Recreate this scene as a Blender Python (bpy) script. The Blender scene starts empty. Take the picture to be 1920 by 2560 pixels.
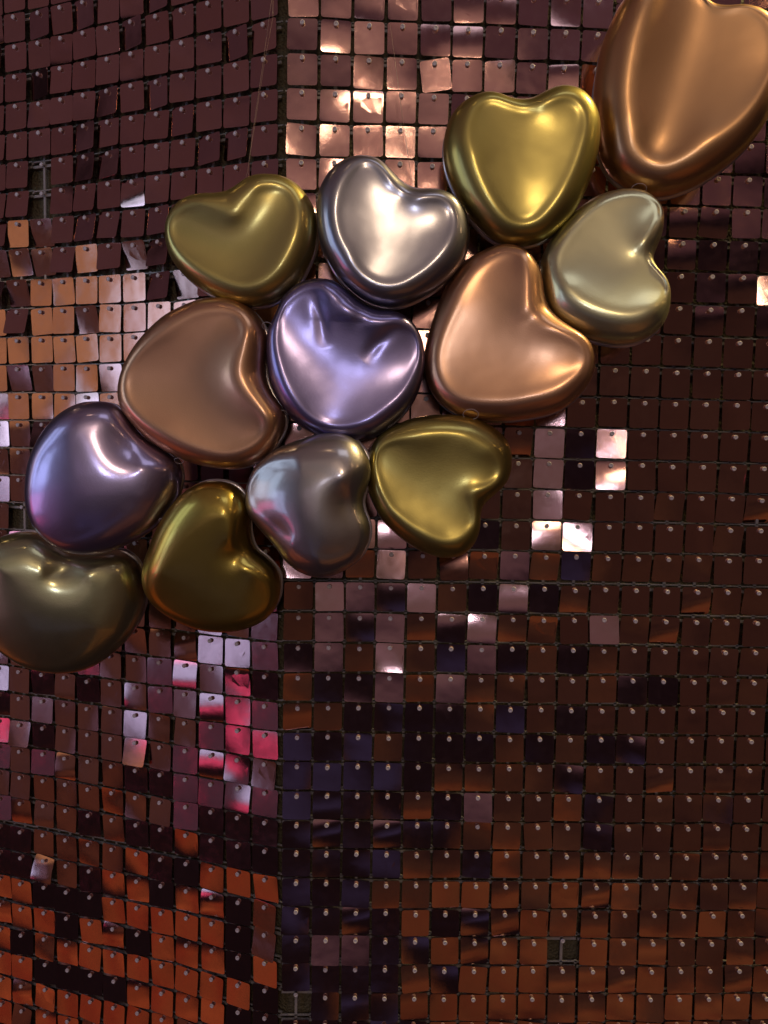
import bpy, bmesh, math, random
import numpy as np
from mathutils import Vector, Matrix, Quaternion

random.seed(7)
S = bpy.context.scene
COL = S.collection
R = math.radians

# ------------------------------------------------------------------ camera
FPX = 1823.08                       # focal length in pixels of a 1920 x 2560 frame
CAM = Vector((0.0655144, -0.6996470, -0.0679170))
RIGHT = Vector((0.99931745, -0.03213521, 0.01821969))
DOWN = Vector((0.01604613, -0.06664488, -0.99764772))
FWD = Vector((0.03327387, 0.99725914, -0.06608375))
cd = bpy.data.cameras.new('camera')
cd.sensor_fit = 'VERTICAL'
cd.sensor_height = 36.0
cd.sensor_width = 27.0
cd.lens = 36.0 * FPX / 2560.0
cd.clip_start = 0.01
cd.clip_end = 60
cam = bpy.data.objects.new('camera', cd)
COL.objects.link(cam)
up = -DOWN
back = -FWD
cam.matrix_world = Matrix(((RIGHT.x, up.x, back.x, CAM.x), (RIGHT.y, up.y, back.y, CAM.y),
                           (RIGHT.z, up.z, back.z, CAM.z), (0, 0, 0, 1)))
S.camera = cam

# ------------------------------------------------------------------ world and exposure
W = bpy.data.worlds.new('World')
S.world = W
W.use_nodes = True
W.node_tree.nodes['Background'].inputs[0].default_value = (0.010, 0.006, 0.008, 1)
W.node_tree.nodes['Background'].inputs[1].default_value = 1.0
S.view_settings.view_transform = 'Standard'
S.view_settings.look = 'None'
S.view_settings.exposure = 0
S.view_settings.gamma = 1

# ------------------------------------------------------------------ lamps of the room, and added area lamps for its unseen surfaces
ORG = Vector((0.05, 0.0, -0.12))
def direction(az, el):              # azimuth: degrees towards -x, measured from straight out of the wall
    a, e = R(az), R(el)
    return Vector((-math.sin(a) * math.cos(e), -math.cos(a) * math.cos(e), math.sin(e)))
def lamp(name, pos, target, sx, sy, rad, shape='RECTANGLE', spread=180):
    L = bpy.data.lights.new(name, 'AREA')
    L.shape = shape
    L.size, L.size_y = sx, sy
    area = sx * sy * (math.pi / 4 if shape in ('DISK', 'ELLIPSE') else 1)
    m = max(rad)
    L.color = [c / m for c in rad]
    L.energy = m * math.pi * area
    L.spread = R(spread)
    o = bpy.data.objects.new(name, L)
    COL.objects.link(o)
    o.location = pos
    o.rotation_euler = (Vector(target) - Vector(pos)).to_track_quat('-Z', 'Y').to_euler()
    return o
ZONE = {}
def uneven(o, scale=1.5, lo=0.2, hi=1.6, tint=None):   # noise on an added area lamp: its glow varies from place to place
    L = o.data; L.use_nodes = True
    nt = L.node_tree; em = nt.nodes['Emission']
    geo = nt.nodes.new('ShaderNodeNewGeometry'); nz = nt.nodes.new('ShaderNodeTexNoise'); mr = nt.nodes.new('ShaderNodeMapRange')
    nz.inputs['Scale'].default_value = scale; nz.inputs['Detail'].default_value = 3; nz.inputs['Distortion'].default_value = 1.2
    mr.inputs['From Min'].default_value = 0.3; mr.inputs['From Max'].default_value = 0.7
    mr.inputs['To Min'].default_value = lo; mr.inputs['To Max'].default_value = hi
    nt.links.new(geo.outputs['Position'], nz.inputs['Vector']); nt.links.new(nz.outputs['Fac'], mr.inputs['Value'])
    nt.links.new(mr.outputs[0], em.inputs['Strength'])
    if tint:
        n2 = nt.nodes.new('ShaderNodeTexNoise'); n2.inputs['Scale'].default_value = scale * 0.7; n2.inputs['Detail'].default_value = 2
        m2 = nt.nodes.new('ShaderNodeMapRange'); m2.inputs['From Min'].default_value = 0.42; m2.inputs['From Max'].default_value = 0.58
        mx = nt.nodes.new('ShaderNodeMixRGB'); mx.inputs[1].default_value = (1, 1, 1, 1); mx.inputs[2].default_value = (*tint, 1)
        nt.links.new(geo.outputs['Position'], n2.inputs['Vector']); nt.links.new(n2.outputs['Fac'], m2.inputs['Value'])
        nt.links.new(m2.outputs[0], mx.inputs[0]); nt.links.new(mx.outputs[0], em.inputs['Color'])
def zone(name, az0, az1, el0, el1, rad, D=8.0, patchy=False):
    azc, elc = (az0 + az1) / 2, (el0 + el1) / 2
    pos = ORG + direction(azc, elc) * D
    sx = 2 * D * math.tan(R((az1 - az0) / 2)) * math.cos(R(elc))
    sy = 2 * D * math.tan(R((el1 - el0) / 2))
    o = lamp(name, pos, ORG, sx, sy, rad)
    if patchy: uneven(o, *(patchy if isinstance(patchy, tuple) else ()))
    ZONE[name] = (az0, az1, el0, el1, D)
def disc(name, az, el, D, d, rad):
    lamp(name, ORG + direction(az, el) * D, ORG, d, d, rad, 'DISK')
    ZONE[name] = (az, az, el, el, D)
disc('key_lamp', -1, 16.5, 5.0, 0.36, (34, 25, 17))
disc('key_halo', -1, 16.0, 5.3, 1.15, (0.42, 0.27, 0.21))  # added dim disc round the key lamp, widens its glow in the tiles
disc('key_glow', -1, 17.0, 5.6, 2.5, (0.16, 0.10, 0.085))  # added wider and fainter disc behind the halo
disc('upper_glow', 9, 13, 5.9, 4.4, (0.085, 0.062, 0.050))  # added fill disc, lifts the dim faces of the hearts
disc('cool_lamp', 5, 9.0, 5.0, 0.26, (26, 27, 34))
disc('cool_halo', 5, 9.0, 5.4, 1.0, (0.34, 0.30, 0.46))  # added bluish disc widening the cool lamp's reflection
disc('ceiling_spot', -38, 28, 5.0, 0.20, (16, 9.5, 4.5))
disc('ceiling_spot', -60, 20, 5.0, 0.22, (14, 8, 3.6))
disc('ceiling_spot', 18, 52, 5.0, 0.20, (14, 9, 5))
disc('ceiling_spot', 92, 54, 5.0, 0.20, (14, 9, 5))
lamp('ceiling_panel', (0.9, -2.6, 3.1), (0.2, 0, 0), 1.6, 1.0, (1.15, 1.15, 1.4))
uneven(lamp('ceiling_glow', (0, -4.6, 3.2), (0, -4.6, 0), 16, 8.2, (0.088, 0.043, 0.045)), 1.6, 0.35, 1.55, (0.72, 0.80, 1.05))  # area lamp standing in for the dim unseen ceiling
zone('amber_wall', 61, 77.5, -2, 16, (0.42, 0.230, 0.115), patchy=True)  # area lamp standing in for an unseen warm-lit wall
zone('blue_panel', 47, 51, -15.5, 7, (0.82, 1.0, 1.75))
zone('blue_panel', 52, 56, -15.5, 7, (0.82, 1.0, 1.75))
ZONE['blue_panel'] = (47, 57, -15.5, 7, 8.0)
zone('pink_sign', 47.3, 54, -21.5, -17, (1.15, 0.13, 0.36))
zone('mauve_side', 59, 62, -21, 4, (0.22, 0.145, 0.23), patchy=True)  # added area lamp, gives sequins a dim mauve to mirror
wdir = Vector((-0.906, -0.423, 0)); wside = Vector((0.423, -0.906, 0))
for k, w in ((-0.085, 0.15), (0.085, 0.13)):
    q = wdir * 1.0 + wside * k + Vector((0.08, -0.05, 0.14))
    lamp('side_window', q, q - wdir, w, 0.50, (0.92, 1.22, 1.75))
q = wdir * 1.0 + Vector((0.08, -0.05, -0.24))
lamp('side_sign', q, q - wdir, 0.26, 0.16, (1.1, 0.17, 0.42))
zone('brown_side', 64, 79, -21, -3, (0.075, 0.034, 0.026))  # added area lamp for brown reflections on the receding wall
zone('violet_side', 36, 45, -24, -3, (0.080, 0.042, 0.072))  # added dim lamp for violet reflections near the corner
zone('rust_side', 62, 88, -30, -22.5, (0.105, 0.036, 0.018), patchy=True)  # added lamp, mirrored as rust by the outer sequins
zone('orange_floor', 50, 88, -52, -32, (0.23, 0.056, 0.016), patchy=(1.9, 0.05, 1.9, (0.75, 0.42, 0.45)))  # area lamp in place of the unseen orange floor
zone('brown_wall_glow', -48, -5, -24, 12, (0.034, 0.0155, 0.0084), patchy=True)  # added dim area lamp in place of a wall behind the camera
zone('violet_haze', 2, 25, -10, 0, (0.085, 0.050, 0.072), patchy=True)  # added area lamp, a violet tone for sequins to mirror
zone('lilac_glow', 9, 24, 1, 7, (0.20, 0.14, 0.21), patchy=True)  # added brighter lilac lamp above it, for paler reflections
zone('navy_low', 2, 25, -29, -20, (0.024, 0.025, 0.070), patchy=True)
zone('tan_floor', -48, 0, -31, -25, (0.044, 0.0205, 0.0092), patchy=(1.6, 0.1, 1.8))  # added lamp strip standing in for floor, mirrored as tan
zone('rust_floor', -48, 0, -52, -32, (0.115, 0.043, 0.0125), patchy=(1.6, 0.1, 1.8, (0.8, 0.55, 0.6)))  # nearer lamp strip in place of the floor, mirrored as rust
lamp('grazing_lamp', (1.15, -0.16, 1.25), (0.42, 0.0, 0.05), 0.06, 0.06, (1700, 1250, 560))

# ------------------------------------------------------------------ materials
def mat(name):
    m = bpy.data.materials.new(name)
    m.use_nodes = True
    nt = m.node_tree
    return m, nt, nt.nodes['Principled BSDF']
def node(nt, kind, **kw):
    n = nt.nodes.new(kind)
    for k, v in kw.items():
        if k in n.inputs: n.inputs[k].default_value = v
        else: setattr(n, k, v)
    return n
def film_material():
    m, nt, b = mat('rose_gold_film')
    b.inputs['Metallic'].default_value = 1
    tc = node(nt, 'ShaderNodeTexCoord')
    oi = node(nt, 'ShaderNodeObjectInfo')
    off = node(nt, 'ShaderNodeVectorMath', operation='MULTIPLY_ADD')
    cmb = node(nt, 'ShaderNodeCombineXYZ')
    mul = node(nt, 'ShaderNodeMath', operation='MULTIPLY'); mul.inputs[1].default_value = 37.0
    nt.links.new(oi.outputs['Random'], mul.inputs[0])
    for i in range(3): nt.links.new(mul.outputs[0], cmb.inputs[i])
    off.inputs[1].default_value = (1, 1, 1)
    nt.links.new(tc.outputs['Object'], off.inputs[0]); nt.links.new(cmb.outputs[0], off.inputs[2])
    n1 = node(nt, 'ShaderNodeTexNoise', Scale=55.0, Detail=1.5, Roughness=0.4)
    n2 = node(nt, 'ShaderNodeTexNoise', Scale=2600.0, Detail=2.0)
    n3 = node(nt, 'ShaderNodeTexNoise', Scale=130.0, Detail=6.0, Roughness=0.7)
    for n in (n1, n2, n3): nt.links.new(off.outputs[0], n.inputs['Vector'])
    b1 = node(nt, 'ShaderNodeBump', Strength=0.022, Distance=0.01)
    b2 = node(nt, 'ShaderNodeBump', Strength=0.045, Distance=0.0006)
    nt.links.new(n1.outputs['Fac'], b1.inputs['Height'])
    nt.links.new(n2.outputs['Fac'], b2.inputs['Height'])
    nt.links.new(b1.outputs[0], b2.inputs['Normal'])
    nt.links.new(b2.outputs[0], b.inputs['Normal'])
    rr = node(nt, 'ShaderNodeMapRange'); rr.inputs['From Min'].default_value = 0.35; rr.inputs['From Max'].default_value = 0.75
    rr.inputs['To Min'].default_value = 0.075; rr.inputs['To Max'].default_value = 0.145
    nt.links.new(n3.outputs['Fac'], rr.inputs['Value'])
    nt.links.new(rr.outputs[0], b.inputs['Roughness'])
    ramp = node(nt, 'ShaderNodeMixRGB')
    ramp.inputs[1].default_value = (0.66, 0.43, 0.38, 1); ramp.inputs[2].default_value = (0.57, 0.345, 0.31, 1)
    nt.links.new(oi.outputs['Random'], ramp.inputs[0])
    nt.links.new(ramp.outputs[0], b.inputs['Base Color'])
    return m
FILM = film_material()
def plastic_material():
    m, nt, b = mat('clear_plastic')
    b.inputs['Base Color'].default_value = (0.85, 0.80, 0.80, 1)
    b.inputs['Roughness'].default_value = 0.2
    b.inputs['Transmission Weight'].default_value = 0.2
    b.inputs['IOR'].default_value = 1.45
    return m
PLASTIC = plastic_material()
GRIDPLASTIC = PLASTIC.copy(); GRIDPLASTIC.name = 'clear_grid_plastic'
GRIDPLASTIC.node_tree.nodes['Principled BSDF'].inputs['Base Color'].default_value = (0.42, 0.40, 0.37, 1)
def plaster_material():
    m, nt, b = mat('khaki_plaster')
    tc = node(nt, 'ShaderNodeTexCoord')
    v = node(nt, 'ShaderNodeTexVoronoi', Scale=330.0)
    n = node(nt, 'ShaderNodeTexNoise', Scale=420.0, Detail=5.0)
    big = node(nt, 'ShaderNodeTexNoise', Scale=9.0, Detail=3.0)
    for q in (v, n, big): nt.links.new(tc.outputs['Object'], q.inputs['Vector'])
    add = node(nt, 'ShaderNodeMath', operation='ADD')
    nt.links.new(v.outputs['Distance'], add.inputs[0]); nt.links.new(n.outputs['Fac'], add.inputs[1])
    bp = node(nt, 'ShaderNodeBump', Strength=1.0, Distance=0.0022)
    nt.links.new(add.outputs[0], bp.inputs['Height']); nt.links.new(bp.outputs[0], b.inputs['Normal'])
    mx = node(nt, 'ShaderNodeMixRGB'); mx.inputs[1].default_value = (0.11, 0.092, 0.048, 1); mx.inputs[2].default_value = (0.15, 0.122, 0.06, 1)
    nt.links.new(big.outputs['Fac'], mx.inputs[0]); nt.links.new(mx.outputs[0], b.inputs['Base Color'])
    b.inputs['Roughness'].default_value = 0.75
    return m
PLASTER = plaster_material()
def shell_material(name, base, r0=0.19, r1=0.44, mix=0.6):
    m, nt, b = mat(name)
    out = nt.nodes['Material Output']
    b.inputs['Metallic'].default_value = 1
    b.inputs['Base Color'].default_value = (*base, 1)
    b.inputs['Roughness'].default_value = r0
    b2 = node(nt, 'ShaderNodeBsdfPrincipled')
    b2.inputs['Metallic'].default_value = 1
    b2.inputs['Base Color'].default_value = (*base, 1)
    b2.inputs['Roughness'].default_value = r1
    tc = node(nt, 'ShaderNodeTexCoord')
    grain = node(nt, 'ShaderNodeTexNoise', Scale=900.0, Detail=3.0)
    soft = node(nt, 'ShaderNodeTexNoise', Scale=24.0, Detail=2.0)
    spk = node(nt, 'ShaderNodeTexNoise', Scale=60.0, Detail=7.0, Roughness=0.75)
    for q in (grain, soft, spk): nt.links.new(tc.outputs['Object'], q.inputs['Vector'])
    bp0 = node(nt, 'ShaderNodeBump', Strength=0.015, Distance=0.02)
    nt.links.new(soft.outputs['Fac'], bp0.inputs['Height'])
    bp = node(nt, 'ShaderNodeBump', Strength=0.16, Distance=0.0007)
    nt.links.new(grain.outputs['Fac'], bp.inputs['Height']); nt.links.new(bp0.outputs[0], bp.inputs['Normal'])
    nt.links.new(bp0.outputs[0], b.inputs['Normal']); nt.links.new(bp.outputs[0], b2.inputs['Normal'])
    mr = node(nt, 'ShaderNodeMapRange'); mr.inputs['To Min'].default_value = r1 - 0.05; mr.inputs['To Max'].default_value = r1 + 0.06
    nt.links.new(spk.outputs['Fac'], mr.inputs['Value']); nt.links.new(mr.outputs[0], b2.inputs['Roughness'])
    mx = node(nt, 'ShaderNodeMixShader'); mx.inputs[0].default_value = mix
    nt.links.new(b.outputs[0], mx.inputs[1]); nt.links.new(b2.outputs[0], mx.inputs[2]); nt.links.new(mx.outputs[0], out.inputs['Surface'])
    return m
def thread_material():
    m, nt, b = mat('nylon_thread')
    b.inputs['Base Color'].default_value = (0.34, 0.24, 0.20, 1)
    b.inputs['Roughness'].default_value = 0.3
    return m
NYLON = thread_material()
def edge_material():
    m, nt, b = mat('clear_seam_film')
    b.inputs['Base Color'].default_value = (0.75, 0.70, 0.68, 1)
    b.inputs['Metallic'].default_value = 0.6
    b.inputs['Roughness'].default_value = 0.18
    return m
SEAM = edge_material()

# ------------------------------------------------------------------ object helpers
def link(name, data, parent=None, mw=None):
    o = bpy.data.objects.new(name, data)
    COL.objects.link(o)
    if parent is not None: o.parent = parent
    return o
def empty(name, loc, label, cat, group=None):
    o = link(name, None)
    o.empty_display_size = 0.02
    o.location = loc
    tag(o, label, cat, group)
    return o
def tag(o, label, cat, group=None):
    o['label'] = label
    o['category'] = cat
    if group: o['group'] = group
def mesh_from(name, verts, faces, material, smooth=True):
    me = bpy.data.meshes.new(name)
    me.from_pydata([tuple(v) for v in verts], [], faces)
    me.materials.append(material)
    if smooth:
        me.polygons.foreach_set('use_smooth', [True] * len(me.polygons))
    me.update()
    return me
def tube(points, radius, sides=6, closed=False):
    pts = [Vector(p) for p in points]
    n = len(pts); verts = []; faces = []
    for i, p in enumerate(pts):
        a = pts[(i - 1) % n] if (closed or i > 0) else p
        b = pts[(i + 1) % n] if (closed or i < n - 1) else p
        t = (b - a).normalized()
        s = t.cross(Vector((0.3, 1, 0.2))).normalized(); u = t.cross(s)
        for k in range(sides):
            an = 2 * math.pi * k / sides
            verts.append(p + (s * math.cos(an) + u * math.sin(an)) * radius)
    for i in range(n if closed else n - 1):
        j = (i + 1) % n
        for k in range(sides):
            l = (k + 1) % sides
            faces.append((i * sides + k, i * sides + l, j * sides + l, j * sides + k))
    if not closed:
        faces.append(tuple(range(sides))[::-1]); faces.append(tuple((n - 1) * sides + k for k in range(sides)))
    return verts, faces
def ray(x, y):
    return (FWD + RIGHT * ((x - 960) / FPX) + DOWN * ((y - 1280) / FPX)).normalized()
def hit(x, y, p0, n):
    d = ray(x, y)
    return CAM + d * ((p0 - CAM).dot(n) / d.dot(n))

# ------------------------------------------------------------------ the corner wall
ANG = 0.3472556
NR = Vector((0, -1, 0))
NL = Vector((-math.sin(ANG), -math.cos(ANG), 0))
UL = Vector((-math.cos(ANG), math.sin(ANG), 0))
WALL_GAP = 0.0105
def make_wall():
    g = WALL_GAP
    cr = Vector((0.0, g, 0)); ax = g * math.tan(ANG / 2)
    plan = [Vector((0.95, g, 0)), Vector((-ax * 0 + 0.0, g, 0)) , UL * 0.75 - NL * g, UL * 0.75 - NL * (g + 0.12), Vector((0.95, g + 0.2, 0))]
    plan[1] = Vector((ax, g, 0))
    n = len(plan); v = []; f = []
    for z in (-0.95, 0.85):
        for q in plan: v.append(Vector((q.x, q.y, z)))
    for i in range(n):
        j = (i + 1) % n
        f.append((i, i + n, j + n, j))
    f.append(tuple(range(n))); f.append(tuple(range(n, 2 * n))[::-1])
    o = link('plaster_wall', mesh_from('plaster_wall', v, f, PLASTER, smooth=False))
    tag(o, 'rough khaki plaster wall with a projecting corner behind the sequin panels', 'wall')
    o['kind'] = 'structure'
make_wall()

# ------------------------------------------------------------------ sequin panels
PITCH = 0.03
UR0, UL0, G7 = 0.0074464, 0.0263195, 0.0055399
# fitted stretch of each hung panel, in metres (bilinear and quadratic terms): how it sags on the wall
SAG = {(0, 0, -3): [[0.00192, -0.0046, -0.00072, 0.00139, -0.0014, -0.0009], [0.00084, -0.00236, -0.00291, 0.00257, 0.00073, -0.00072]],
 (0, 0, 7): [[-9e-05, -0.00169, -6e-05, 0.00073, -0.00127, 3e-05], [0.00067, 0.00053, 0.00034, 6e-05, 0.00042, 6e-05]],
 (0, 0, 17): [[0.00047, 0.00103, -0.00061, 0.00072, 4e-05, -5e-05], [-0.00104, 0.0008, 0.00136, -0.00074, -0.00031, 0.00026]],
 (0, 0, 27): [[-0.00134, 0.00273, -0.00035, 0.00051, 0.00096, 0.00027], [0.00101, -0.00409, 0.00158, -0.00228, 5e-05, -0.00035]],
 (0, 10, -3): [[-0.00419, 0.0, -0.00022, 0.00015, 0, 0.00043], [2e-05, 0, -0.00041, 0.00027, 0.0, 0.00046]],
 (0, 10, 7): [[-0.0014, 0.0, 0.0002, -0.00013, 0, -2e-05], [0.00232, 0, -0.00013, 9e-05, 0.0, 0.00011]],
 (0, 10, 17): [[0.00319, 0, 0.00034, -0.00023, 0.0, 0.00019], [-0.001, 0.0, -0.00022, 0.00015, 0, -0.00019]],
 (0, 10, 27): [[0.00552, 0, 0.00049, -0.00033, 0.0, -0.00012], [-0.00644, 0, -0.00074, 0.00049, 0, 0.00053]],
 (1, 0, -3): [[0.0009, 0.0013, -6e-05, -0.00015, -0.00093, -0.00011], [0.00157, -0.00014, -0.00312, 0.00124, -0.0004, -0.00028]],
 (1, 0, 7): [[-0.00059, 0, 2e-05, 1e-05, 0, 1e-05], [-0.00023, 0, 0.00016, 0.00011, 0, 0.00012]],
 (1, 0, 17): [[-0.00045, -0.00051, 0.00031, 0.00013, 0.00056, 2e-05], [-0.00077, -0.00058, 0.00119, -0.00073, -0.00035, 0.00031]],
 (1, 0, 27): [[0.00049, -0.00073, 0.00028, -0.00012, 0.00046, -0.00029], [0.00157, -0.00214, 0.00112, -0.00035, 0.00072, -0.00098]],
 (1, 10, -3): [[0.00137, -0.00013, -0.00071, 2e-05, 3e-05, -0.00071], [-0.00436, -8e-05, -0.00037, 1e-05, 3e-05, -0.00038]],
 (1, 10, 7): [[-0.00026, -0.0003, 7e-05, 0, -0.00016, -1e-05], [-0.00081, -0.00096, -0.00021, 0.00038, 2e-05, 0.00017]],
 (1, 10, 17): [[0.00121, 0.00059, 0.00044, -0.0008, -0.00036, -0.00012], [-0.00216, -0.00023, 0.00068, 0.00073, 0.0002, 0.00023]],
 (1, 10, 27): [[0.00107, -4e-05, -0.00048, -0.00019, -0.0003, 0.00023], [-0.00022, 7e-05, 0.00171, -0.00036, 0.00042, -0.00105]]}
def pin_point(side, c, r, cb, rb):
    q = SAG[(side, cb, rb)]
    a, b = (c - cb - 4.5) / 4.5, (r - rb - 4.5) / 4.5
    F = (1, a, b, a * b, a * a, b * b)
    u = (UR0 if side else UL0) + PITCH * c + sum(k * f for k, f in zip(q[0], F))
    z = -(r - 11) * PITCH - (G7 if r >= 7 else 0) + sum(k * f for k, f in zip(q[1], F))
    p = Vector((u, 0, 0)) if side else UL * u
    return Vector((p.x, p.y, z))

# how each sequin hangs: which part of the room it faces (rows from the top; '.' hangs straight, 'X' has fallen off)
TILT_R = {-1: 'ssss', 0: '.ll.......', 1: '..l.hll.l.', 2: '.hlh......', 3: 'lhlhl', 4: 'lwwhh', 5: 'ww', 6: 'h.........h', 7: '...............h', 5.5: '',
 11: '.......lg.', 12: '.......rgdc', 13: '........udc', 14: '........g...m..m', 15: '..vv..d.vv....m', 16: 'g.mcmcmurnrrmr..m',
 17: 'rgudgrdgdm...mmm', 18: 'rudurdgrr.grr.m.', 19: 'durgbnudrdm....m', 20: 'mddururr..mdd..m', 21: 'omddddrn.d......',
 22: 'ndnmdddmd.kd....', 23: 'nnnndmmrrdm.....', 24: 'nnddmdu...d...n.', 25: 'Nndnddmmmmd.....', 26: 'ddnnrrdmmmr...m.',
 27: 'ndnrroooroorr.rrd', 28: 'ndddoddoo.mrrro.n', 29: 'duuddoooomomomm..', 30: 'kkddrdooomomommm.', 31: 'Xdddooooorror.o..', 32: '.kdddoooooooorrrr'}
FALLEN_R = {(9, 29), (0, 31)}
# columns counted from the corner outwards
TILT_L = {5: {10: 'c', 9: 'm'}, 6: {11: 'r', 10: 'm', 9: 'm', 8: 'd', 7: 'c', 5: 'm'}, 7: {10: 'm', 9: 'c', 8: 'c', 7: 'c', 6: 'c', 5: 'c', 4: 'p', 3: 'm'},
 8: {11: 'c', 10: 'p', 9: 'c', 8: 'c', 7: 'm', 6: 'c', 5: 'c', 4: 'c', 3: 'c'}, 9: {k: 'c' for k in range(3, 12)},
 10: {11: 'c', 10: 'g', 9: 'm', 8: 'c', 7: 'c', 6: 'g'}, 11: {11: 'u', 10: 'c', 9: 'c', 8: 'c', 7: 'v', 6: 'c'}, 12: {11: 'v', 10: 'm', 9: 'd'},
 13: {11: 'm', 10: 'm', 3: 'm', 2: 'm', 1: 'm'}, 14: {11: 'v', 10: 'm', 3: 'm', 2: 'm', 1: 'm'}, 16: {10: 'v', 5: 'v', 0: 'd'}, 18: {2: 'v', 1: 'm', 0: 'u'},
 19: {11: 'v', 5: 'r', 4: 'm', 3: 'm', 2: 'v', 1: 'v', 0: 'u'}, 20: {11: 'v', 6: 'm', 5: 'm', 4: 'u', 3: 'v', 2: 'g', 1: 'f', 0: 'd'},
 21: {11: 'v', 10: 'b', 9: 'd', 8: 'm', 7: 'd', 6: 'b', 5: 'g', 4: 'u', 3: 'g', 2: 'f', 1: 'f', 0: 'u'},
 22: {11: 'd', 10: 'b', 9: 'g', 8: 'b', 7: 'm', 6: 'm', 5: 'v', 4: 'm', 3: 'b', 2: 'u', 1: 'f', 0: 'f'},
 23: {11: 'f', 10: 'g', 9: 'd', 8: 'm', 7: 'b', 6: 'b', 5: 'g', 4: 'b', 3: 'u', 2: 'f', 1: 'F', 0: 'g'},
 24: {11: 'u', 10: 'b', 9: 'u', 8: 'b', 7: 'b', 6: 'r', 5: 'd', 4: 'd', 3: 'u', 2: 'u', 1: 'n', 0: 'u'},
 25: {11: 'b', 10: 'b', 9: 'r', 8: 'r', 7: 'r', 6: 'r', 5: 'r', 4: 'b', 3: 'u', 2: 'k', 1: 'k', 0: 'k'},
 26: {11: 'u', 10: 'r', 9: 'b', 8: 'r', 7: 'k', 6: 'r', 5: 'd', 4: 'k', 3: 'o', 2: 'k', 1: 'k', 0: 'k'},
 27: {11: 'd', 10: 'k', 9: 'r', 8: 'r', 7: 'r', 6: 'r', 5: 'o', 4: 'k', 3: 'd', 2: 'o', 1: 'o', 0: 'o'},
 28: {11: 'd', 10: 'd', 9: 'g', 8: 'r', 7: 'd', 6: 'o', 5: 'o', 4: 'k', 3: 'o', 2: 'o', 1: 'd', 0: 'r'},
 29: {11: 'o', 10: 'o', 9: 'd', 8: 'd', 7: 'd', 6: 'o', 5: 'o', 4: 'o', 3: 'o', 2: 'o', 1: 'd', 0: 'm'},
 30: {11: 'o', 10: 'o', 9: 'o', 8: 'k', 7: 'o', 6: 'o', 5: 'k', 4: 'o', 3: 'o', 2: 'o', 1: 'k', 0: 'o'},
 31: {11: 'o', 10: 'k', 9: 'r', 8: 'o', 7: 'o', 6: 'o', 5: 'o', 4: 'o', 3: 'o', 2: 'o', 1: 'o', 0: 'k'},
 32: {11: 'o', 10: 'o', 9: 'd', 8: 'd', 7: 'd', 6: 'k', 5: 'o', 4: 'o', 3: 'o', 2: 'o', 1: 'k', 0: 'k'},
 33: {11: 'o', 10: 'o', 9: 'o', 8: 'o', 7: 'o', 6: 'o', 5: 'o', 4: 'o', 3: 'r', 2: 'o'}, 34: {11: 'o', 10: 'r', 9: 'o', 8: 'o'}}
FALLEN_L = {(9, 3), (9, 4), (10, 15)}
FACE_R = {'w': ('key_lamp', 2.8), 'h': ('key_lamp', 6.6), 'l': ('key_lamp', 9.0), 'v': ('cool_lamp', 5.4), 'g': ('lilac_glow', 0), 'u': ('violet_haze', 0),
          'n': ('navy_low', 0), 'N': ('navy_low', 0), 'm': ('tan_floor', 0), 'r': ('tan_floor', 0), 'o': ('rust_floor', 0), 'c': ('key_lamp', 12.0)}
FACE_L = {'c': ('amber_wall', 0), 'v': ('blue_panel', 0), 'f': ('pink_sign', 0), 'F': ('pink_sign', 0), 'm': ('brown_side', 0), 'b': ('brown_side', 0),
          'u': ('violet_side', 0), 'r': ('rust_side', 0), 'o': ('orange_floor', 0)}
def facing_point(code, side, nat_az, nat_el, rnd):
    """a point of the room that a sequin with this code mirrors to the camera"""
    tab = FACE_R if side else FACE_L
    if code == 'd' and not side and nat_el > -5: code = 'p'
    if code in ('d', 'k'):
        if side: az, el = min(max(nat_az, 3), 22) + rnd.uniform(-1, 1), (-15.5 if nat_el > -24 else -31.5)
        else: az, el = min(nat_az, 55) - rnd.uniform(0, 3), -27.0
        if not side and nat_el < -29: az, el = 40.0, max(nat_el, -38)
        return ORG + direction(az, el) * 8
    if code == 'g' and not side: return ORG + direction(rnd.uniform(60.2, 61.5), rnd.uniform(-16, 0)) * 8
    if code == 'n' and not side: return ORG + direction(45.6, -14) * 8
    if code == 'p' and not side: return ORG + direction(nat_az + (rnd.uniform(0, 5) if rnd.random() < 0.7 else rnd.uniform(14, 30)), max(nat_el + rnd.uniform(-2, 2), rnd.uniform(24, 33))) * 8
    if code == 's': return ORG + direction(nat_az - 2, 27) * 8
    if code not in tab: return None
    name, off = tab[code]
    a0, a1, e0, e1, D = ZONE[name]
    if off:
        t = (rnd.choice((0.0, math.pi)) + rnd.uniform(-0.3, 0.3)) if code == 'c' else rnd.uniform(0.12, 0.88) * math.pi if name == 'key_lamp' else rnd.uniform(0, 2 * math.pi)
        return ORG + direction((a0 + a1) / 2 + off * math.cos(t), (e0 + e1) / 2 + off * math.sin(t)) * D
    pa, pe = (a1 - a0) * 0.18, (e1 - e0) * 0.18
    w_ = 6 if code in 'or' else 2.5
    az = min(max(nat_az + rnd.uniform(-w_, w_), a0 + pa), a1 - pa)
    el = min(max(nat_el + rnd.uniform(-w_, w_), e0 + pe), e1 - pe)
    return ORG + direction(az, el) * D

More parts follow.
